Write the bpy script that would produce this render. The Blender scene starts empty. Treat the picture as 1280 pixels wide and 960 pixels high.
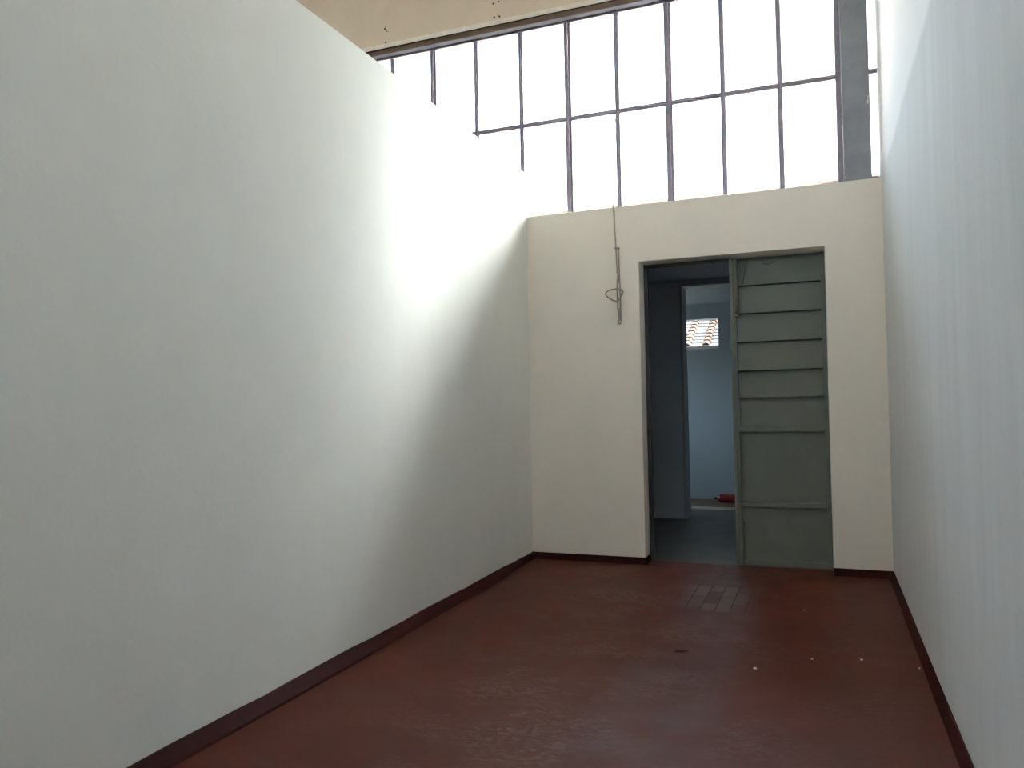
import bpy, bmesh, math, random
from mathutils import Vector, Matrix
random.seed(7)
S = bpy.context.scene
COL = S.collection

# ------------------------------------------------------------------ camera
cam_d = bpy.data.cameras.new('camera')
cam_d.sensor_fit = 'HORIZONTAL'; cam_d.sensor_width = 36.0; cam_d.lens = 27.62
cam_d.clip_start = 0.05; cam_d.clip_end = 300
cam = bpy.data.objects.new('camera', cam_d); COL.objects.link(cam)
r_ = Vector((0.92984798, 0.36743705, -0.01930662))
u_ = Vector((0.02694058, -0.01565819, 0.9995144))
w_ = Vector((-0.36695631, 0.92991657, 0.0244587))
M = Matrix.Identity(4)
for i in range(3):
    M[i][0] = r_[i]; M[i][1] = u_[i]; M[i][2] = -w_[i]
M.translation = Vector((0, 0, 1.5))
cam.matrix_world = M
S.camera = cam

# ------------------------------------------------------------------ light
SKY = 5.6
GLOW = 860.0
SUN = 4.0
S.view_settings.view_transform = 'Standard'
S.view_settings.look = 'None'
S.view_settings.exposure = 0.52
S.view_settings.gamma = 1.0
S.view_settings.use_curve_mapping = False
S.cycles.max_bounces = 16
S.cycles.diffuse_bounces = 8
S.cycles.transparent_max_bounces = 16

wd = bpy.data.worlds.new('hazy_sky'); S.world = wd; wd.use_nodes = True
nt = wd.node_tree; nt.nodes.clear()
o = nt.nodes.new('ShaderNodeOutputWorld'); bg = nt.nodes.new('ShaderNodeBackground')
tc = nt.nodes.new('ShaderNodeTexCoord'); sp = nt.nodes.new('ShaderNodeSeparateXYZ')
cr = nt.nodes.new('ShaderNodeValToRGB')
mp = nt.nodes.new('ShaderNodeMapRange'); mp.inputs[1].default_value = -1; mp.inputs[2].default_value = 1
nt.links.new(tc.outputs['Generated'], sp.inputs[0]); nt.links.new(sp.outputs[2], mp.inputs[0])
nt.links.new(mp.outputs[0], cr.inputs[0])
e = cr.color_ramp.elements            # white haze low down, bluer overhead
e[0].position = 0.0; e[0].color = (0.12, 0.10, 0.08, 1)
e[1].position = 1.0; e[1].color = (2.4, 3.1, 3.7, 1)
for pos, c in ((0.485, (0.30, 0.27, 0.23)), (0.505, (0.86, 0.97, 1.05)), (0.60, (0.78, 0.94, 1.08)), (0.80, (0.70, 0.84, 0.98)), (0.92, (1.6, 1.9, 2.1))):
    k = e.new(pos); k.color = (*c, 1)
bg.inputs[1].default_value = SKY
nt.links.new(cr.outputs[0], bg.inputs[0])
# added tall sky glow lighting the left wall, ahead and right of the window
GA = math.radians(19)
def wm(op, x, y=None):
    q = nt.nodes.new('ShaderNodeMath'); q.operation = op
    for i, v in enumerate((x, y)):
        if v is None: continue
        if isinstance(v, (int, float)): q.inputs[i].default_value = v
        else: nt.links.new(v, q.inputs[i])
    return q.outputs[0]
hl = wm('SQRT', wm('ADD', wm('ADD', wm('MULTIPLY', sp.outputs[0], sp.outputs[0]), wm('MULTIPLY', sp.outputs[1], sp.outputs[1])), 0.0001))
ca = wm('DIVIDE', wm('ADD', wm('MULTIPLY', sp.outputs[0], math.cos(GA)), wm('MULTIPLY', sp.outputs[1], math.sin(GA))), hl)
az = wm('POWER', wm("MAXIMUM", ca, 0.0), 15.0)
er = nt.nodes.new('ShaderNodeValToRGB'); ee = er.color_ramp.elements
ee[0].position = 0.0; ee[0].color = (0, 0, 0, 1); ee[1].position = 1.0; ee[1].color = (0.15, 0.15, 0.15, 1)
for pos, c in ((0.03, 0.16), (0.25, 0.36), (0.62, 0.85), (0.86, 2.6), (0.96, 3.6)):
    k = ee.new(pos); k.color = (c, c, c, 1)
nt.links.new(sp.outputs[2], er.inputs[0])
glow = wm('MULTIPLY', wm('MULTIPLY', az, er.outputs[0]), GLOW)
bg2 = nt.nodes.new('ShaderNodeBackground'); bg2.inputs[0].default_value = (1.0, 0.99, 0.95, 1)
nt.links.new(glow, bg2.inputs[1])
ad = nt.nodes.new('ShaderNodeAddShader'); nt.links.new(bg.outputs[0], ad.inputs[0]); nt.links.new(bg2.outputs[0], ad.inputs[1])
nt.links.new(ad.outputs[0], o.inputs[0])

sl = bpy.data.lights.new('sun', 'SUN'); sl.energy = SUN; sl.angle = math.radians(1.5); sl.color = (1.0, 0.95, 0.86)
sun = bpy.data.objects.new('sun', sl); COL.objects.link(sun)
sun.location = (8, -4, 14)
sun.rotation_euler = (-Vector((0.62, -0.22, 0.80))).to_track_quat('-Z', 'Y').to_euler()

# ------------------------------------------------------------------ helpers
def mat(name, col, rough=0.6, metal=0.0, spec=0.5, var=0.0, vscale=4.0, bump=0.0, bscale=60.0, coord='Object'):
    m = bpy.data.materials.new(name); m.use_nodes = True
    n = m.node_tree; b = n.nodes['Principled BSDF']
    b.inputs['Roughness'].default_value = rough; b.inputs['Metallic'].default_value = metal
    b.inputs['Specular IOR Level'].default_value = spec
    b.inputs['Base Color'].default_value = (*col, 1)
    t = n.nodes.new('ShaderNodeTexCoord')
    if var > 0:
        no = n.nodes.new('ShaderNodeTexNoise'); no.inputs['Scale'].default_value = vscale
        no.inputs['Detail'].default_value = 6; no.inputs['Roughness'].default_value = 0.6
        n.links.new(t.outputs[coord], no.inputs['Vector'])
        r = n.nodes.new('ShaderNodeValToRGB'); r.color_ramp.elements[0].position = 0.3; r.color_ramp.elements[1].position = 0.7
        r.color_ramp.elements[0].color = (*[c * (1 - var) for c in col], 1)
        r.color_ramp.elements[1].color = (*[min(1, c * (1 + var)) for c in col], 1)
        n.links.new(no.outputs[0], r.inputs[0]); n.links.new(r.outputs[0], b.inputs['Base Color'])
    if bump > 0:
        nb = n.nodes.new('ShaderNodeTexNoise'); nb.inputs['Scale'].default_value = bscale; nb.inputs['Detail'].default_value = 4
        n.links.new(t.outputs[coord], nb.inputs['Vector'])
        bp = n.nodes.new('ShaderNodeBump'); bp.inputs['Strength'].default_value = bump; bp.inputs['Distance'].default_value = 0.004
        n.links.new(nb.outputs[0], bp.inputs['Height']); n.links.new(bp.outputs[0], b.inputs['Normal'])
    return m

def N(m): return m.node_tree

class MB:
    def __init__(s): s.bm = bmesh.new()
    def box(s, x0, x1, y0, y1, z0, z1):
        v = [s.bm.verts.new((x, y, z)) for x in (x0, x1) for y in (y0, y1) for z in (z0, z1)]
        for f in ((0, 1, 3, 2), (4, 6, 7, 5), (0, 4, 5, 1), (2, 3, 7, 6), (0, 2, 6, 4), (1, 5, 7, 3)):
            s.bm.faces.new([v[i] for i in f])
        return s
    def prism(s, pts, axis, a, b):
        # pts: outline in the plane across axis; axis 'y': pts are (x,z); 'x': (y,z); 'z': (x,y)
        def P(p, t):
            return {'y': (p[0], t, p[1]), 'x': (t, p[0], p[1]), 'z': (p[0], p[1], t)}[axis]
        A = [s.bm.verts.new(P(p, a)) for p in pts]; B = [s.bm.verts.new(P(p, b)) for p in pts]
        s.bm.faces.new(A); s.bm.faces.new(B[::-1])
        n = len(pts)
        for i in range(n):
            s.bm.faces.new((A[i], B[i], B[(i + 1) % n], A[(i + 1) % n]))
        return s
    def tube(s, path, r, seg=10, closed=False):
        path = [Vector(p) for p in path]; rings = []; n = len(path)
        ref = None
        for i, p in enumerate(path):
            if closed: t = path[(i + 1) % n] - path[i - 1]
            else: t = path[min(i + 1, n - 1)] - path[max(i - 1, 0)]
            t.normalize()
            if ref is None:
                ref = Vector((0, 1, 0)) if abs(t.y) < 0.9 else Vector((1, 0, 0))
            a = (ref - t * ref.dot(t)).normalized(); b = t.cross(a); ref = a
            rr = r[i] if isinstance(r, (list, tuple)) else r
            rings.append([s.bm.verts.new(p + (a * math.cos(2 * math.pi * j / seg) + b * math.sin(2 * math.pi * j / seg)) * rr) for j in range(seg)])
        for i in range(n if closed else n - 1):
            R0, R1 = rings[i], rings[(i + 1) % n]
            for j in range(seg):
                s.bm.faces.new((R0[j], R0[(j + 1) % seg], R1[(j + 1) % seg], R1[j]))
        if not closed:
            s.bm.faces.new(rings[0][::-1]); s.bm.faces.new(rings[-1])
        return s
    def build(s, name, m, parent=None, bevel=0.0, smooth=False):
        bmesh.ops.recalc_face_normals(s.bm, faces=s.bm.faces)
        me = bpy.data.meshes.new(name); s.bm.to_mesh(me); s.bm.free()
        if smooth:
            for p in me.polygons: p.use_smooth = True
        ob = bpy.data.objects.new(name, me); COL.objects.link(ob); me.materials.append(m)
        if parent is not None:
            ob.parent = parent; ob.matrix_parent_inverse = Matrix.Translation(-parent.location)
        if bevel > 0:
            bv = ob.modifiers.new('bevel', 'BEVEL'); bv.width = bevel; bv.segments = 3; bv.limit_method = 'ANGLE'
        return ob

def tag(o, label, cat, group=None, kind=None):
    o['label'] = label; o['category'] = cat
    if group: o['group'] = group
    if kind: o['kind'] = kind
    return o
def empty(name, loc, label, cat, group=None, kind=None):
    o = bpy.data.objects.new(name, None); COL.objects.link(o); o.location = loc; o.empty_display_size = 0.1
    return tag(o, label, cat, group, kind)

# ------------------------------------------------------------------ dimensions
XL, XR, D = -2.64, 0.507, 7.164
HB, HL = 3.317, 3.747
WY = 7.364                      # glazing plane
DL, DR, DT = -1.545, 0.05, 2.783
YB = -5.0                       # rear end of the hall
XF = -7.0                       # far side of the neighbouring bay
ZC = 6.4
D2, D3 = 10.04, 12.115

# ------------------------------------------------------------------ materials
def plaster(name, col, streak=0.0, bump=0.25, blot=0.03):
    m = mat(name, col, rough=0.85, spec=0.2, bump=bump, bscale=38)
    n = N(m); b = n.nodes['Principled BSDF']; t = n.nodes.new('ShaderNodeTexCoord')
    mpn = n.nodes.new('ShaderNodeMapping')
    mpn.inputs['Scale'].default_value = (1.3, 1.3, 0.8) if streak == 0 else (3.0, 3.0, 0.35)
    n.links.new(t.outputs['Object'], mpn.inputs[0])
    no = n.nodes.new('ShaderNodeTexNoise'); no.inputs['Scale'].default_value = 2.2; no.inputs['Detail'].default_value = 7
    no.inputs['Roughness'].default_value = 0.62
    n.links.new(mpn.outputs[0], no.inputs['Vector'])
    r = n.nodes.new('ShaderNodeValToRGB'); r.color_ramp.elements[0].position = 0.32; r.color_ramp.elements[1].position = 0.62
    v = blot + streak
    r.color_ramp.elements[0].color = (*[c * f for c, f in zip(col, (1 - v, 1 - v * 1.05, 1 - v * 1.2))], 1)
    r.color_ramp.elements[1].color = (*col, 1)
    n.links.new(no.outputs[0], r.inputs[0]); n.links.new(r.outputs[0], b.inputs['Base Color'])
    return m
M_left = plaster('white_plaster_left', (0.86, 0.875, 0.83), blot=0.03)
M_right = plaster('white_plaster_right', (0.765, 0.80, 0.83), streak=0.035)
def upper_tone(m, z, col):      # whiter colour on the upper part of the wall, with an uneven edge
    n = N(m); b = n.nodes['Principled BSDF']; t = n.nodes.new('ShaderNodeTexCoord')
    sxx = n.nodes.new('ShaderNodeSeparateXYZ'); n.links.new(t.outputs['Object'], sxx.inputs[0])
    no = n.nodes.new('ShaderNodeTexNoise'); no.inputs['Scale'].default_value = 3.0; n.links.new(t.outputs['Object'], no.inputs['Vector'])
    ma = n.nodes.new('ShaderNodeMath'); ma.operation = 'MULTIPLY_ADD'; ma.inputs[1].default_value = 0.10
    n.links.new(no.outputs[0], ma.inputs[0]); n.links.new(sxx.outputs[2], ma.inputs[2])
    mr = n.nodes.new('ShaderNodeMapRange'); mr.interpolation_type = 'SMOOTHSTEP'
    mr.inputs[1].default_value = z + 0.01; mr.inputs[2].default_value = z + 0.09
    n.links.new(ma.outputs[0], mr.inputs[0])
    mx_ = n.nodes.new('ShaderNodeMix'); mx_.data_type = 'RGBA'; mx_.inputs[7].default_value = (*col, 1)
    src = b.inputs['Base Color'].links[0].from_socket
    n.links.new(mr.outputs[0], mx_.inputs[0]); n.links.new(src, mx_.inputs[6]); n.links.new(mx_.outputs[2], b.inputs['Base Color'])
upper_tone(M_right, 3.30, (0.90, 0.93, 0.95))
M_back = plaster('cream_plaster_back', (0.91, 0.86, 0.77), blot=0.03, bump=0.15)
M_hall = plaster('white_plaster_hall', (0.75, 0.75, 0.72))
M_beam = plaster('beige_concrete', (0.84, 0.76, 0.65), blot=0.06, bump=0.1)
M_ceil = plaster('pale_ceiling', (0.70, 0.68, 0.63))
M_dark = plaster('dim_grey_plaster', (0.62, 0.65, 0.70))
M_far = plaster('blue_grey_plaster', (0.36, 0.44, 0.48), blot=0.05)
M_jambpaint = mat('grey_white_paint', (0.42, 0.44, 0.46), rough=0.6, var=0.05)
M_base = mat('dark_red_skirting_paint', (0.030, 0.0045, 0.004), rough=0.6, spec=0.1, var=0.15, vscale=9)
M_door = mat('grey_green_door_paint', (0.150, 0.168, 0.140), rough=0.5, spec=0.4, var=0.08, vscale=5, bump=0.06, bscale=30)
M_dframe = mat('dark_door_frame_paint', (0.045, 0.05, 0.05), rough=0.6)
M_iron = mat('window_iron_paint', (0.30, 0.28, 0.34), rough=0.6, var=0.15, vscale=20)
M_cream = mat('cream_ledge_paint', (0.92, 0.89, 0.82), rough=0.6, var=0.08, vscale=14)
M_ledge_shade = mat('dark_brown_ledge_shade', (0.02, 0.017, 0.015), rough=0.9, spec=0.0)  # near-black colour for the painted shade under the window ledge
M_frame = mat('grey_frame_paint', (0.055, 0.068, 0.10), rough=0.7, spec=0.05, var=0.08, vscale=14)
M_pillar = mat('grey_pillar_paint', (0.25, 0.27, 0.305), rough=0.75, var=0.12, vscale=6, bump=0.2, bscale=40)
M_steel = mat('worn_grey_steel', (0.33, 0.30, 0.25), rough=0.5, metal=0.3, var=0.15, vscale=30)
M_hole = mat('dark_hole', (0.03, 0.025, 0.02), rough=0.9)
M_blackmetal = mat('black_metal', (0.01, 0.01, 0.012), rough=0.4)
M_chip = mat('white_paint_chip', (0.80, 0.76, 0.70), rough=0.7)
M_twig = mat('dark_splinter', (0.02, 0.012, 0.01), rough=0.8)
M_red = mat('glossy_red_paint', (0.22, 0.010, 0.016), rough=0.28)
M_wood = mat('brown_floorboards', (0.16, 0.12, 0.075), rough=0.6, var=0.2, vscale=3)
M_strip = mat('pale_threshold_strip', (0.42, 0.40, 0.34), rough=0.6)
M_concrete = mat('grey_concrete_floor', (0.10, 0.10, 0.09), rough=0.5, var=0.2, vscale=3.5, bump=0.1, bscale=20)
M_pan = mat('pale_pan_tile', (0.078, 0.074, 0.076), rough=0.8, var=0.2, vscale=6)
M_cover = mat('terracotta_cover_tile', (0.11, 0.054, 0.032), rough=0.85, var=0.25, vscale=8)
M_slab = mat('weathered_roof_slab', (0.22, 0.165, 0.125), rough=0.9, var=0.15, vscale=2)
M_ext = mat('exterior_render', (0.6, 0.56, 0.5), rough=0.9)

# window glass: clear thin pane, slightly reflective
M_glass = bpy.data.materials.new('clear_window_glass'); M_glass.use_nodes = True
n = N(M_glass); n.nodes.clear()
go = n.nodes.new('ShaderNodeOutputMaterial'); mx = n.nodes.new('ShaderNodeMixShader')
tr = n.nodes.new('ShaderNodeBsdfTransparent'); gl = n.nodes.new('ShaderNodeBsdfGlossy'); fr = n.nodes.new('ShaderNodeFresnel')
tr.inputs[0].default_value = (0.95, 0.97, 0.97, 1); gl.inputs['Roughness'].default_value = 0.03; fr.inputs[0].default_value = 1.25
n.links.new(fr.outputs[0], mx.inputs[0]); n.links.new(tr.outputs[0], mx.inputs[1]); n.links.new(gl.outputs[0], mx.inputs[2])
n.links.new(mx.outputs[0], go.inputs[0])

# floor: red-brown painted brick, scuffed, bare brick joints showing in two patches
def floor_material():
    m = bpy.data.materials.new('red_brown_painted_floor'); m.use_nodes = True
    n = N(m); L = n.links.new; b = n.nodes['Principled BSDF']; t = n.nodes.new('ShaderNodeTexCoord')
    OB = t.outputs['Object']
    def noise(scale, detail=6, rough=0.6, vec=None, dist=0.0):
        x = n.nodes.new('ShaderNodeTexNoise'); x.inputs['Scale'].default_value = scale; x.inputs['Detail'].default_value = detail
        x.inputs['Roughness'].default_value = rough; x.inputs['Distortion'].default_value = dist
        L(vec if vec is not None else OB, x.inputs['Vector']); return x.outputs[0]
    def ramp(src, a, b_, ca=(0, 0, 0, 1), cb=(1, 1, 1, 1)):
        x = n.nodes.new('ShaderNodeValToRGB'); x.color_ramp.elements[0].position = a; x.color_ramp.elements[1].position = b_
        x.color_ramp.elements[0].color = ca; x.color_ramp.elements[1].color = cb; L(src, x.inputs[0]); return x.outputs[0]
    def math_(op, a, b_=None, clamp=False):
        x = n.nodes.new('ShaderNodeMath'); x.operation = op; x.use_clamp = clamp
        for i, v in enumerate((a, b_)):
            if v is None: continue
            if isinstance(v, (int, float)): x.inputs[i].default_value = v
            else: L(v, x.inputs[i])
        return x.outputs[0]
    def mix(f, a, b_):
        x = n.nodes.new('ShaderNodeMix'); x.data_type = 'RGBA'
        for i, v in ((0, f), (6, a), (7, b_)):
            if isinstance(v, (int, float)): x.inputs[i].default_value = v
            elif isinstance(v, tuple): x.inputs[i].default_value = v
            else: L(v, x.inputs[i])
        return x.outputs[2]
    base = ramp(noise(1.6, 8), 0.30, 0.70, (0.064, 0.0145, 0.0080, 1), (0.092, 0.0205, 0.0110, 1))
    # scuffs: streaky pale wear gathered in blotches
    mp1 = n.nodes.new('ShaderNodeMapping'); mp1.inputs['Rotation'].default_value = (0, 0, 0.5); mp1.inputs['Scale'].default_value = (1, 2.2, 1)
    L(OB, mp1.inputs[0])
    fine = ramp(noise(14, 10, 0.75, mp1.outputs[0], 1.2), 0.46, 0.66)
    blot = ramp(noise(1.9, 4, 0.55), 0.46, 0.60)
    scuff = math_('MULTIPLY', fine, blot)
    sx = n.nodes.new('ShaderNodeSeparateXYZ'); L(OB, sx.inputs[0])
    rs = n.nodes.new('ShaderNodeMapRange'); rs.interpolation_type = 'SMOOTHSTEP'
    rs.inputs[1].default_value = -0.75; rs.inputs[2].default_value = -0.1; rs.inputs[3].default_value = 1.0; rs.inputs[4].default_value = 0.22
    L(sx.outputs[0], rs.inputs[0]); scuff = math_('MULTIPLY', scuff, rs.outputs[0])
    ls = n.nodes.new('ShaderNodeMapRange'); ls.interpolation_type = 'SMOOTHSTEP'
    ls.inputs[1].default_value = -2.2; ls.inputs[2].default_value = -1.5; ls.inputs[3].default_value = 0.12; ls.inputs[4].default_value = 1.0
    L(sx.outputs[0], ls.inputs[0]); scuff = math_('MULTIPLY', scuff, ls.outputs[0])
    # brick joints
    mp2 = n.nodes.new('ShaderNodeMapping'); mp2.inputs['Rotation'].default_value = (0, 0, math.pi / 2); mp2.inputs['Location'].default_value = (0.03, 0.02, 0)
    L(OB, mp2.inputs[0])
    bk = n.nodes.new('ShaderNodeTexBrick'); bk.inputs['Scale'].default_value = 1.0
    bk.inputs['Brick Width'].default_value = 0.36; bk.inputs['Row Height'].default_value = 0.105; bk.inputs['Mortar Size'].default_value = 0.006
    bk.inputs['Mortar Smooth'].default_value = 0.4; bk.offset = 0.42; L(mp2.outputs[0], bk.inputs['Vector'])
    bk.inputs['Color1'].default_value = (0.058, 0.024, 0.017, 1); bk.inputs['Color2'].default_value = (0.17, 0.115, 0.115, 1)
    def patch(x0, x1, y0, y1, soft):
        def edge(c, a, s):
            q = n.nodes.new('ShaderNodeMapRange'); q.interpolation_type = 'SMOOTHSTEP'
            q.inputs[1].default_value = a - s * soft; q.inputs[2].default_value = a + s * soft
            if s < 0: q.inputs[1].default_value, q.inputs[2].default_value, q.inputs[3].default_value, q.inputs[4].default_value = a - soft, a + soft, 1, 0
            L(c, q.inputs[0]); return q.outputs[0]
        return math_('MULTIPLY', math_('MULTIPLY', edge(sx.outputs[0], x0, 1), edge(sx.outputs[0], x1, -1)),
                     math_('MULTIPLY', edge(sx.outputs[1], y0, 1), edge(sx.outputs[1], y1, -1)))
    p1 = patch(-1.02, -0.56, 5.75, 6.50, 0.06)
    p2 = math_('MULTIPLY', patch(-0.02, 0.26, 5.95, 6.42, 0.06), 0.45)
    p3 = math_('MULTIPLY', patch(-1.6, -0.2, 5.6, 6.9, 0.3), 0.12)
    pm = math_('MAXIMUM', math_('MAXIMUM', p1, p2), p3)
    brk = math_('MULTIPLY', pm, bk.outputs['Fac'])
    c1 = mix(math_('MULTIPLY', scuff, 0.7), base, (0.20, 0.14, 0.115, 1))
    lane = math_('MULTIPLY', patch(-1.05, -0.50, 0.5, 6.9, 0.11), ramp(noise(2.6, 5), 0.30, 0.62))
    c1 = mix(math_('MULTIPLY', lane, 0.62), c1, (0.098, 0.062, 0.062, 1))
    c2 = mix(math_('MULTIPLY', p1, 0.75), c1, bk.outputs['Color'])
    c3 = mix(math_('MULTIPLY', brk, 0.85), c2, (0.016, 0.008, 0.006, 1))
    L(c3, b.inputs['Base Color'])
    rg = math_('ADD', 0.40, math_('MULTIPLY', noise(5, 6), 0.16))
    L(rg, b.inputs['Roughness']); b.inputs['Specular IOR Level'].default_value = 0.16
    h = math_('ADD', math_('MULTIPLY', brk, -1.0), math_('MULTIPLY', noise(9, 6), 0.35))
    bp = n.nodes.new('ShaderNodeBump'); bp.inputs['Strength'].default_value = 0.35; bp.inputs['Distance'].default_value = 0.006
    L(h, bp.inputs['Height']); L(bp.outputs[0], b.inputs['Normal'])
    return m
M_floor = floor_material()

# ------------------------------------------------------------------ structure
tag(MB().box(XF, 0.72, YB, 7.36, -0.1, 0.0).build('floor', M_floor), 'red-brown painted floor of the bare room, scuffed', 'floor', kind='structure')
tag(MB().box(-4.0, 1.2, 7.36, D2 + 0.95, -0.1, 0.0).build('floor', M_concrete), 'grey concrete floor beyond the doorway', 'floor', kind='structure')
tag(MB().box(-4.0, 1.2, D2 + 1.17, D3 + 0.2, -0.1, 0.0).build('floor', M_wood), 'brown floor at the end of the far back room', 'floor', kind='structure')
tag(MB().box(-4.0, 1.2, D2 + 0.95, D2 + 1.17, -0.1, 0.004).build('trim_1', M_strip), 'pale strip across the floor of the far back room', 'threshold strip', kind='structure')

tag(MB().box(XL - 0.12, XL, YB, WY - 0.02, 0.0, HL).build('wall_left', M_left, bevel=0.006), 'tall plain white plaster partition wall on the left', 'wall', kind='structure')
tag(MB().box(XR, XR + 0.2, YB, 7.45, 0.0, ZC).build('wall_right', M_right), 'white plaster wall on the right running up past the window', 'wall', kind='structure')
bo = [(XF, 0), (DL, 0), (DL, DT), (DR, DT), (DR, 0), (XR, 0), (XR, HB), (XF, HB)]
tag(MB().prism(bo, 'y', D, 7.41).build('wall_back', M_back, bevel=0.007), 'cream end wall with the doorway, below the big window', 'wall', kind='structure')
tag(MB().box(XF - 0.2, XF, YB, 7.45, 0.0, ZC).build('wall_side', M_hall), 'far wall of the neighbouring bay', 'wall', kind='structure')
# rear wall with a long window
tag(MB().box(XF - 0.2, XR + 0.2, YB - 0.2, YB, 0, 4.5).build('wall_rear', M_hall), 'rear wall of the hall below its window', 'wall', kind='structure')
tag(MB().box(XF - 0.2, XR + 0.2, YB - 0.2, YB, 5.5, ZC).build('wall_rear', M_hall), 'rear wall of the hall above its window', 'wall', kind='structure')
tag(MB().box(XF - 0.2, XR + 0.2, YB - 0.2, 7.6, ZC, ZC + 0.2).build('ceiling', M_ceil), 'high pale ceiling of the hall', 'ceiling', kind='structure')

# beige concrete beam over the window, with screw holes
beam = tag(MB().prism([(D, 5.268), (7.2, 5.268), (7.2, 5.335), (7.45, 5.335), (7.45, ZC), (D, ZC)], 'x', XF, XR).build('trim_2', M_beam), 'beige concrete beam above the window with old screw holes', 'beam', kind='structure')
for i, (hx, hz, hr) in enumerate([(-4.183, 5.502, .006), (-4.19, 5.478, .012), (-4.166, 5.447, .007), (-4.186, 5.325, .010),
                     (-2.948, 5.490, .010), (-2.893, 5.499, .009), (-2.942, 5.349, .011), (-2.886, 5.348, .010)]):
    ho = MB().tube([(hx, D - 0.0015, hz), (hx, D + 0.02, hz)], hr, 12).build('screw_hole', M_hole, beam)

# baseboards: painted cove skirting
def skirting(name, pts, axis, a, b, label):
    return tag(MB().prism(pts, axis, a, b).build(name, M_base, bevel=0.004), label, 'baseboard', kind='structure')
def wavy_skirting():
    mb = MB(); prev = None; ys = [YB + 0.02 + i * 0.2 for i in range(61)] + [7.16]
    for y in ys:
        toe = 0.066 + 0.006 * math.sin(y * 2.1)
        if y > 6.15: toe = max(0.022, 0.066 - (y - 6.15) * 0.06)
        top = 0.066 + 0.003 * math.sin(y * 5.3) + 0.002 * math.sin(y * 13.1)
        sec = [mb.bm.verts.new(p) for p in ((XL, y, 0.0), (XL + toe, y, 0.0), (XL + toe - 0.006, y, 0.012), (XL + 0.018, y, top - 0.006), (XL + 0.012, y, top), (XL, y, top))]
        if prev:
            for i in range(6): mb.bm.faces.new((prev[i], prev[(i + 1) % 6], sec[(i + 1) % 6], sec[i]))
        else: mb.bm.faces.new(sec)
        prev = sec
    mb.bm.faces.new(prev[::-1])
    return mb
tag(wavy_skirting().build('baseboard_left', M_base), 'dark red painted skirting along the left wall', 'baseboard', kind='structure')
skirting('baseboard_right', [(XR, 0), (XR - 0.035, 0), (XR - 0.028, 0.014), (XR - 0.010, 0.058), (XR - 0.006, 0.064), (XR, 0.064)], 'y', YB + 0.02, D - 0.002, 'dark red painted skirting along the right wall')
skirting('baseboard_back', [(D, 0), (D - 0.02, 0), (D - 0.012, 0.058), (D - 0.008, 0.064), (D, 0.064)], 'x', XL + 0.004, DL + 0.012, 'dark red painted skirting on the end wall left of the doorway')
skirting('baseboard_back', [(D, 0), (D - 0.02, 0), (D - 0.012, 0.058), (D - 0.008, 0.064), (D, 0.064)], 'x', DR, XR - 0.004, 'dark red painted skirting on the end wall right of the door')
skirting('baseboard_jamb', [(DL, 0), (DL + 0.014, 0), (DL + 0.011, 0.06), (DL, 0.064)], 'y', D - 0.012, 7.352, 'short dark red skirting turning into the doorway jamb')

# ------------------------------------------------------------------ big window
win = empty('window_1', (-3.0, WY, HB), 'long iron-framed industrial window above the end wall', 'window', kind='structure')
WT, WM = 5.235, 4.286
# frame head: cream ledge angle, grey soffit, dark top bar
MB().box(XF, XR, 7.095, D + 0.001, 5.238, 5.284).build('ledge', M_cream, win)
MB().box(XF, XR, 7.097, 7.20, 5.226, 5.238).build('ledge_shade', M_ledge_shade, win)  # dark strip that paints in the shade below the ledge
MB().box(XF, XR, 7.20, 7.335, 5.250, 5.335).build('head_frame', M_frame, win, bevel=0.004)
MB().box(XF, XR, 7.335, 7.40, WT, 5.322).build('top_bar', M_iron, win)
MB().box(XF, XR, 7.345, 7.40, HB, HB + 0.035).build('bottom_bar', M_iron, win)
xs = [0.213 - 0.4925 * i for i in range(15)]
for i, x in enumerate(xs[1:], 1):
    big = i in (3, 5, 8, 11, 14)
    w = 0.033 if big else 0.022
    mb = MB().box(x - w, x + w, 7.352, 7.372, HB + 0.03, WT).box(x - w * .35, x + w * .35, 7.325 if big else 7.335, 7.385, HB + 0.03, WT)
    mb.build('mullion', M_iron, win)
def rail(x0, x1):
    MB().box(x0, x1, 7.350, 7.374, WM - 0.021, WM + 0.021).box(x0, x1, 7.335, 7.383, WM - 0.006, WM + 0.006).build('rail', M_iron, win)
rail(XF, 0.20); rail(0.44, XR)
MB().box(0.178, 0.222, 7.335, 7.40, HB, 5.30).build('side_frame', M_iron, win)
MB().box(0.432, 0.446, 7.345, 7.40, HB, 5.30).build('side_frame', M_iron, win)
# hook and eye hardware on the opening sash
MB().tube([(-1.757, 7.335, WM - 0.01), (-1.757, 7.315, WM - 0.02), (-1.760, 7.312, WM - 0.06), (-1.772, 7.315, WM - 0.10), (-1.764, 7.32, WM - 0.14)], 0.006, 8).build('sash_hook', M_steel, win)
bounds = [XF] + sorted(xs)
for row in ((HB + 0.03, WM), (WM, WT)):
    for i in range(len(bounds) - 1):
        x0, x1 = bounds[i], bounds[i + 1]
        if x1 - x0 < 0.03: continue
        MB().box(x0, x1, 7.360, 7.364, row[0], row[1]).build('pane', M_glass, win)
    MB().box(0.44, XR, 7.360, 7.364, row[0], row[1]).build('pane', M_glass, win)

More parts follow.
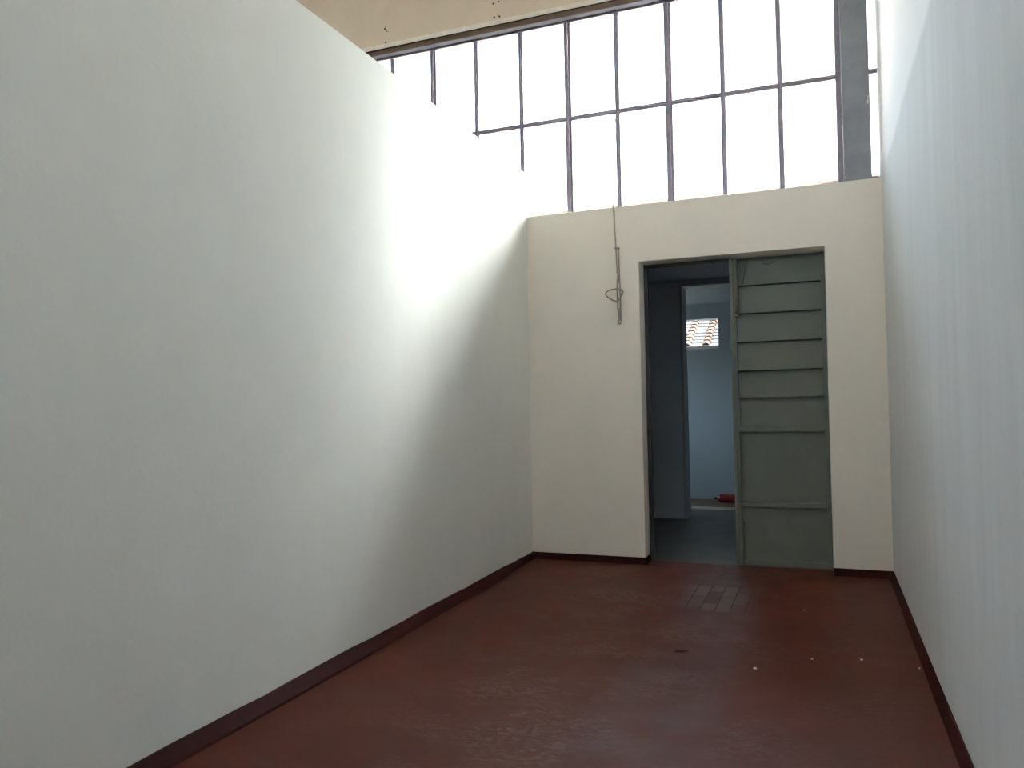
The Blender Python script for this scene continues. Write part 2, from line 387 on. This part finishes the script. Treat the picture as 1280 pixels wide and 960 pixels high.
# pillar between the two window bays
pil = tag(MB().box(0.222, 0.432, 7.21, 7.40, HB, 5.262).build('pillar', M_pillar, bevel=0.008), 'grey painted pillar standing on the end wall beside the window', 'pillar')
for q, (cx, cz, r) in enumerate([(0.431, 4.02, 0.012), (0.430, 3.98, 0.016), (0.232, 3.36, 0.006)]):
    ang = [(a / 9 * 2 * math.pi) for a in range(9)]
    MB().prism([(cx - r * (0.5 + .35 * math.cos(a) * random.uniform(.7, 1)), cz + 2 * r * math.sin(a) * random.uniform(.6, 1)) for a in ang], 'y', 7.2085, 7.212).build('bare_patch', M_chip, pil)

# ------------------------------------------------------------------ metal door
door = empty('door_1', (DR, WY, 0.0), 'grey-green metal door leaf with horizontal ribs closing the right of the doorway', 'door', kind='structure')
LX0, LX1 = -0.742, 0.046
LZ0, LZ1 = 0.012, 2.772
MB().box(LX0, LX1, 7.402, 7.407, LZ0, LZ1).build('panel', M_door, door)
for x0, x1, in ((LX0, LX0 + 0.036), (LX1 - 0.034, LX1)):
    MB().box(x0, x1, 7.366, 7.402, LZ0, LZ1).build('stile', M_door, door, bevel=0.002)
for z in (2.525, 2.272, 2.014, 1.755, 1.507):
    mb = MB().box(LX0 + 0.036, LX1 - 0.034, 7.366, 7.402, z - 0.004, z + 0.002).box(LX0 + 0.036, LX1 - 0.034, 7.366, 7.369, z - 0.004, z + 0.014)
    mb.build('rib', M_door, door)
MB().box(LX0 + 0.036, LX1 - 0.034, 7.364, 7.402, 1.203, 1.255).build('mid_rail', M_door, door, bevel=0.002)
MB().box(LX0 + 0.036, LX1 - 0.034, 7.366, 7.402, 0.530, 0.572).build('lower_rail', M_door, door, bevel=0.002)
MB().box(LX0 + 0.036, LX1 - 0.034, 7.366, 7.402, LZ0, 0.055).build('bottom_rail', M_door, door, bevel=0.002)
# meeting bar at the free edge, bolts
MB().box(LX0 - 0.016, LX0 + 0.012, 7.352, 7.366, LZ0, LZ1).build('meeting_bar', M_door, door, bevel=0.002)
b1 = MB().tube([(LX0 + 0.040, 7.346, 2.765), (LX0 + 0.040, 7.346, 2.27)], 0.016, 12).build('top_bolt', M_door, door, smooth=True)
MB().box(LX0 + 0.018, LX0 + 0.062, 7.340, 7.366, 2.245, 2.275).box(LX0 + 0.024, LX0 + 0.056, 7.338, 7.366, 2.40, 2.425).build('bolt_keeper', M_door, b1, bevel=0.003)
MB().tube([(LX0 + 0.040, 7.345, 2.29), (LX0 + 0.042, 7.325, 2.285), (LX0 + 0.044, 7.320, 2.262)], 0.006, 8).build('bolt_knob', M_door, b1)
b2 = MB().tube([(LX0 + 0.034, 7.352, 1.21), (LX0 + 0.034, 7.352, 0.40)], 0.007, 10).tube([(LX0 + 0.034, 7.347, 0.40), (LX0 + 0.034, 7.347, 0.02)], 0.016, 12).build('bottom_bolt', M_door, door)
MB().box(LX0 + 0.012, LX0 + 0.062, 7.338, 7.366, 0.345, 0.395).box(LX0 + 0.014, LX0 + 0.056, 7.342, 7.366, 0.275, 0.290).build('bolt_keeper', M_door, b2, bevel=0.004)
MB().tube([(LX0 + 0.036, 7.345, 0.372), (LX0 + 0.036, 7.320, 0.370)], 0.011, 10).build('bolt_knob', M_door, b2)
# wires tucked along the top of the leaf
MB().tube([(-0.600, 7.396, 2.755), (-0.612, 7.392, 2.69), (-0.632, 7.392, 2.62), (-0.650, 7.394, 2.545)], 0.0065, 8).tube(
    [(-0.475, 7.396, 2.735), (-0.46, 7.392, 2.715), (-0.435, 7.390, 2.705), (-0.40, 7.392, 2.715), (-0.375, 7.392, 2.735), (-0.36, 7.395, 2.715)], 0.0055, 8).build('bent_wire', M_door, door)
# iron angle frame in the masonry opening
MB().box(DL + 0.001, DL + 0.038, 7.356, 7.395, 0.002, DT - 0.002).build('door_frame', M_dframe, door)
MB().box(DL + 0.038, LX0 - 0.02, 7.366, 7.395, DT - 0.03, DT - 0.002).build('door_frame', M_dframe, door)
k = MB().tube([(DL + 0.022, 7.358, 1.204), (DL + 0.024, 7.335, 1.204), (DL + 0.026, 7.318, 1.204)], [0.014, 0.014, 0.018], 12).build('latch_knob', M_blackmetal, door)

# ------------------------------------------------------------------ opener rod on the end wall
YR = D - 0.028
rod = empty('window_opener_rod', (-1.74, YR, 2.22), 'thin grey steel window opener hanging down the cream wall left of the doorway', 'window opener')
MB().tube([(-1.766, 7.316, 4.16), (-1.766, 7.25, 3.75), (-1.765, 7.15, 3.345)], 0.0015, 6).build('pull_wire', M_steel, rod)
MB().tube([(-1.765, 7.150, 3.345), (-1.7645, YR, 3.318), (-1.758, YR, 3.12), (-1.750, YR, 2.93), (-1.744, YR, 2.70)], [0.009, 0.010, 0.0065, 0.0065, 0.0065], 8).build('upper_rod', M_steel, rod)
MB().tube([(-1.733, D - 0.012, 2.925), (-1.727, D - 0.012, 2.68), (-1.717, YR, 2.24)], 0.0065, 8).build('side_rod', M_steel, rod)
MB().box(-1.763, -1.722, D - 0.040, D + 0.002, 2.918, 2.930).build('clamp', M_steel, rod, bevel=0.002)
MB().tube([(-1.746, YR, 2.70), (-1.733, YR - 0.006, 2.672), (-1.728, YR - 0.01, 2.655), (-1.742, YR - 0.012, 2.625), (-1.736, YR - 0.006, 2.60), (-1.726, YR, 2.64), (-1.745, YR, 2.665)], 0.008, 8).build('link', M_steel, rod)
MB().tube([(-1.745, YR, 2.62), (-1.747, YR, 2.53), (-1.745, YR, 2.35)], 0.0075, 8).build('lower_rod', M_steel, rod)
lp = [(-1.690, YR - 0.01, 2.512), (-1.705, YR - 0.02, 2.530), (-1.742, YR - 0.03, 2.540), (-1.800, YR - 0.035, 2.536), (-1.838, YR - 0.035, 2.520), (-1.853, YR - 0.03, 2.502),
      (-1.845, YR - 0.03, 2.482), (-1.815, YR - 0.025, 2.455), (-1.775, YR - 0.02, 2.432), (-1.748, YR - 0.015, 2.425), (-1.728, YR - 0.012, 2.445), (-1.708, YR - 0.01, 2.48)]
MB().tube(lp, 0.007, 8, closed=True).build('pull_loop', M_steel, rod, smooth=True)
MB().tube([(-1.731, YR, 2.36), (-1.730, YR, 2.355), (-1.731, YR, 2.25)], [0.010, 0.014, 0.013], 10).build('end_sleeve', M_steel, rod)
MB().tube([(-1.733, YR, 2.25), (-1.745, YR - 0.008, 2.238), (-1.742, YR - 0.01, 2.222), (-1.728, YR - 0.008, 2.215), (-1.718, YR, 2.228)], 0.007, 8).build('end_hook', M_steel, rod)

# ------------------------------------------------------------------ rooms beyond the doorway
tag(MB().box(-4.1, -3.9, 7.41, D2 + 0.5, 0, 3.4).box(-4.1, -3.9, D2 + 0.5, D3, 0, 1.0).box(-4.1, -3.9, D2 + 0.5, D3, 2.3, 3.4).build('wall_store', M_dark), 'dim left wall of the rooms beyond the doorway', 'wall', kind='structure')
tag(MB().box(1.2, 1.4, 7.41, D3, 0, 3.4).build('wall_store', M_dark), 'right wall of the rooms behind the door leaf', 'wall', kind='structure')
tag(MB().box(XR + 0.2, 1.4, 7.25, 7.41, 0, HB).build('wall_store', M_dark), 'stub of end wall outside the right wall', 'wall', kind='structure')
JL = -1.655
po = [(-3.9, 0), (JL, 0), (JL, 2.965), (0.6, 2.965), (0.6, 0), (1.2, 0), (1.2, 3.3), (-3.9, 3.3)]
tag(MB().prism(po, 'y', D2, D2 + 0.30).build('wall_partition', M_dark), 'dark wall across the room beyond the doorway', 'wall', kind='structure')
d2 = empty('door_2', (JL, D2, 0), 'pale-lined opening in the dark wall beyond the doorway', 'door', kind='structure')
MB().box(JL, JL + 0.030, D2 - 0.012, D2 + 0.312, 0.0, 2.965).build('jamb', M_jambpaint, d2)
MB().box(JL + 0.03, 0.6, D2 - 0.012, D2 + 0.312, 2.935, 2.965).build('lintel', M_jambpaint, d2)
# far wall with a small window
W0, W1, WZ0, WZ1 = -2.15, -1.43, 2.295, 2.72
mbw = MB().box(-4.1, W0, D3, D3 + 0.25, 0, 3.4).box(W1, 1.4, D3, D3 + 0.25, 0, 3.4).box(W0, W1, D3, D3 + 0.25, 0, WZ0).box(W0, W1, D3, D3 + 0.25, WZ1, 3.4)
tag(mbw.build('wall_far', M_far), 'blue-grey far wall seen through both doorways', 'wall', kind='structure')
w2 = empty('window_2', (-1.8, D3 + 0.2, WZ0), 'small window in the far wall looking onto roof tiles', 'window', kind='structure')
MB().box(W0, W1, D3 - 0.012, D3 + 0.25, WZ0 - 0.03, WZ0 + 0.006).build('window_sill', mat('white_sill_paint', (0.8, 0.8, 0.8), rough=0.6), w2)
MB().box(W0, W1, D3 + 0.19, D3 + 0.22, WZ0 + 0.006, WZ0 + 0.024).build('window_frame', M_iron, w2)
MB().box(W0, W1, D3 + 0.203, D3 + 0.207, WZ0 + 0.02, WZ1).build('pane', M_glass, w2)
# ceilings
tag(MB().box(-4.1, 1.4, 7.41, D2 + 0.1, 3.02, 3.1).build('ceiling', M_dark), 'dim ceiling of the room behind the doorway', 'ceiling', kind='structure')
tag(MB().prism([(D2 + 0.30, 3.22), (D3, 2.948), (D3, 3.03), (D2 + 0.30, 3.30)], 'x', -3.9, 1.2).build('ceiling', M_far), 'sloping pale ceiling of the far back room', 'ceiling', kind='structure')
tag(MB().box(XF, 2.7, 7.41, D3 + 0.35, 3.31, 3.40).build('trim_3', M_slab), 'low flat outer roof over the back rooms', 'roof', kind='structure')

# red cylinder lying on the far floor
cyl = empty('red_cylinder', (-1.2, 11.75, 0.0), 'glossy red cylinder lying on the brown floor of the far room', 'cylinder')
zc = 0.062
MB().tube([(-1.46, 11.75, zc), (-1.45, 11.75, zc), (-1.42, 11.75, zc), (-0.98, 11.75, zc), (-0.95, 11.75, zc)], [0.02, 0.042, 0.060, 0.060, 0.045], 24).build('body', M_red, cyl)
MB().tube([(-1.51, 11.75, zc), (-1.46, 11.75, zc)], [0.014, 0.02], 12).build('neck', M_blackmetal, cyl)

# ------------------------------------------------------------------ neighbouring tiled roof outside the far window
RY, RZ, SL = 20.0, 2.80, 0.45
hs = empty('neighbouring_house', (-3.0, RY, 0), 'house roof of pale pan tiles and terracotta ridges seen through the far window', 'house')
MB().box(-9, -1.0, RY + 0.3, RY + 5.8, 0, RZ).build('house_wall', M_ext, hs)
MB().box(-1.0, 4.5, RY - 0.4, RY + 6.4, 0, 11.5).build('added_shade_block', M_ext, hs)  # unseen block added to keep the sky glow off the tiled roof
mb = MB()
step = 0.25; cs = math.sqrt(1 + SL * SL)
rows = 25
for i in range(rows):
    y0 = RY + i * step / cs; y1 = y0 + (step + 0.05) / cs
    z0 = RZ + (y0 - RY) * SL + 0.05; z1 = RZ + (y1 - RY) * SL + 0.004
    mb.prism([(y0, z0 - 0.05), (y0, z0), (y1, z1), (y1, z1 - 0.03)], 'x', -9.2, -0.98)
mb.build('pan_tiles', M_pan, hs)
for c in range(17):
    cx = -9.0 + 0.48 * c + 0.09
    mb = MB()
    for i in range(rows):
        y0 = RY - 0.03 + i * step / cs; y1 = y0 + (step + 0.05) / cs
        z0 = RZ + (y0 - RY) * SL + 0.05; z1 = RZ + (y1 - RY) * SL + 0.015
        A = []; B = []
        for s_, r0, r1 in ((1, 0.105, 0.085), (-1, 0.085, 0.067)):
            for kx in range(9):
                an = math.pi * (kx / 8 if s_ > 0 else 1 - kx / 8)
                A.append(mb.bm.verts.new((cx + r0 * math.cos(an), y0, z0 + r0 * math.sin(an) * 0.9)))
                B.append(mb.bm.verts.new((cx + r1 * math.cos(an), y1, z1 + r1 * math.sin(an) * 0.9)))
        nn = len(A)
        for q in range(nn): mb.bm.faces.new((A[q], B[q], B[(q + 1) % nn], A[(q + 1) % nn]))
        for q in range(8):
            mb.bm.faces.new((A[q], A[q + 1], A[16 - q], A[17 - q])); mb.bm.faces.new((B[q + 1], B[q], B[17 - q], B[16 - q]))
    mb.build('cover_tiles', M_cover, hs)

# ------------------------------------------------------------------ crumbs on the floor
def chip(name, x, y, s, m, label, cat):
    mb = MB(); pts = []
    nseg = 7
    for a in range(nseg):
        an = a / nseg * 2 * math.pi; rr = s * random.uniform(0.65, 1.1)
        pts.append((x + rr * math.cos(an), y + 1.25 * rr * math.sin(an)))
    mb.prism(pts, 'z', 0.0, s * 0.55)
    return tag(mb.build(name, m), label, cat)
chip('plaster_crumb', -0.388, 4.578, 0.011, M_chip, 'largest white crumb on the floor, nearest the middle of the room', 'crumb')
chip('plaster_crumb', -0.096, 4.845, 0.009, M_chip, 'small white crumb on the floor between the largest crumb and the right skirting', 'crumb')
chip('plaster_crumb', 0.167, 4.917, 0.008, M_chip, 'white crumb on the floor, second nearest to the right skirting', 'crumb')
chip('plaster_crumb', -0.162, 5.934, 0.007, M_chip, 'tiny white crumb on the floor closest to the metal door', 'crumb')
chip('plaster_crumb', 0.455, 4.861, 0.007, M_chip, 'tiny white crumb right against the right skirting', 'crumb')
tag(MB().tube([(-0.86, 4.73, 0.004), (-0.835, 4.745, 0.006), (-0.81, 4.752, 0.005), (-0.785, 4.77, 0.004)], [0.002, 0.0045, 0.004, 0.002], 6).build('splinter', M_twig), 'short dark splinter lying on the floor left of the crumbs', 'splinter')
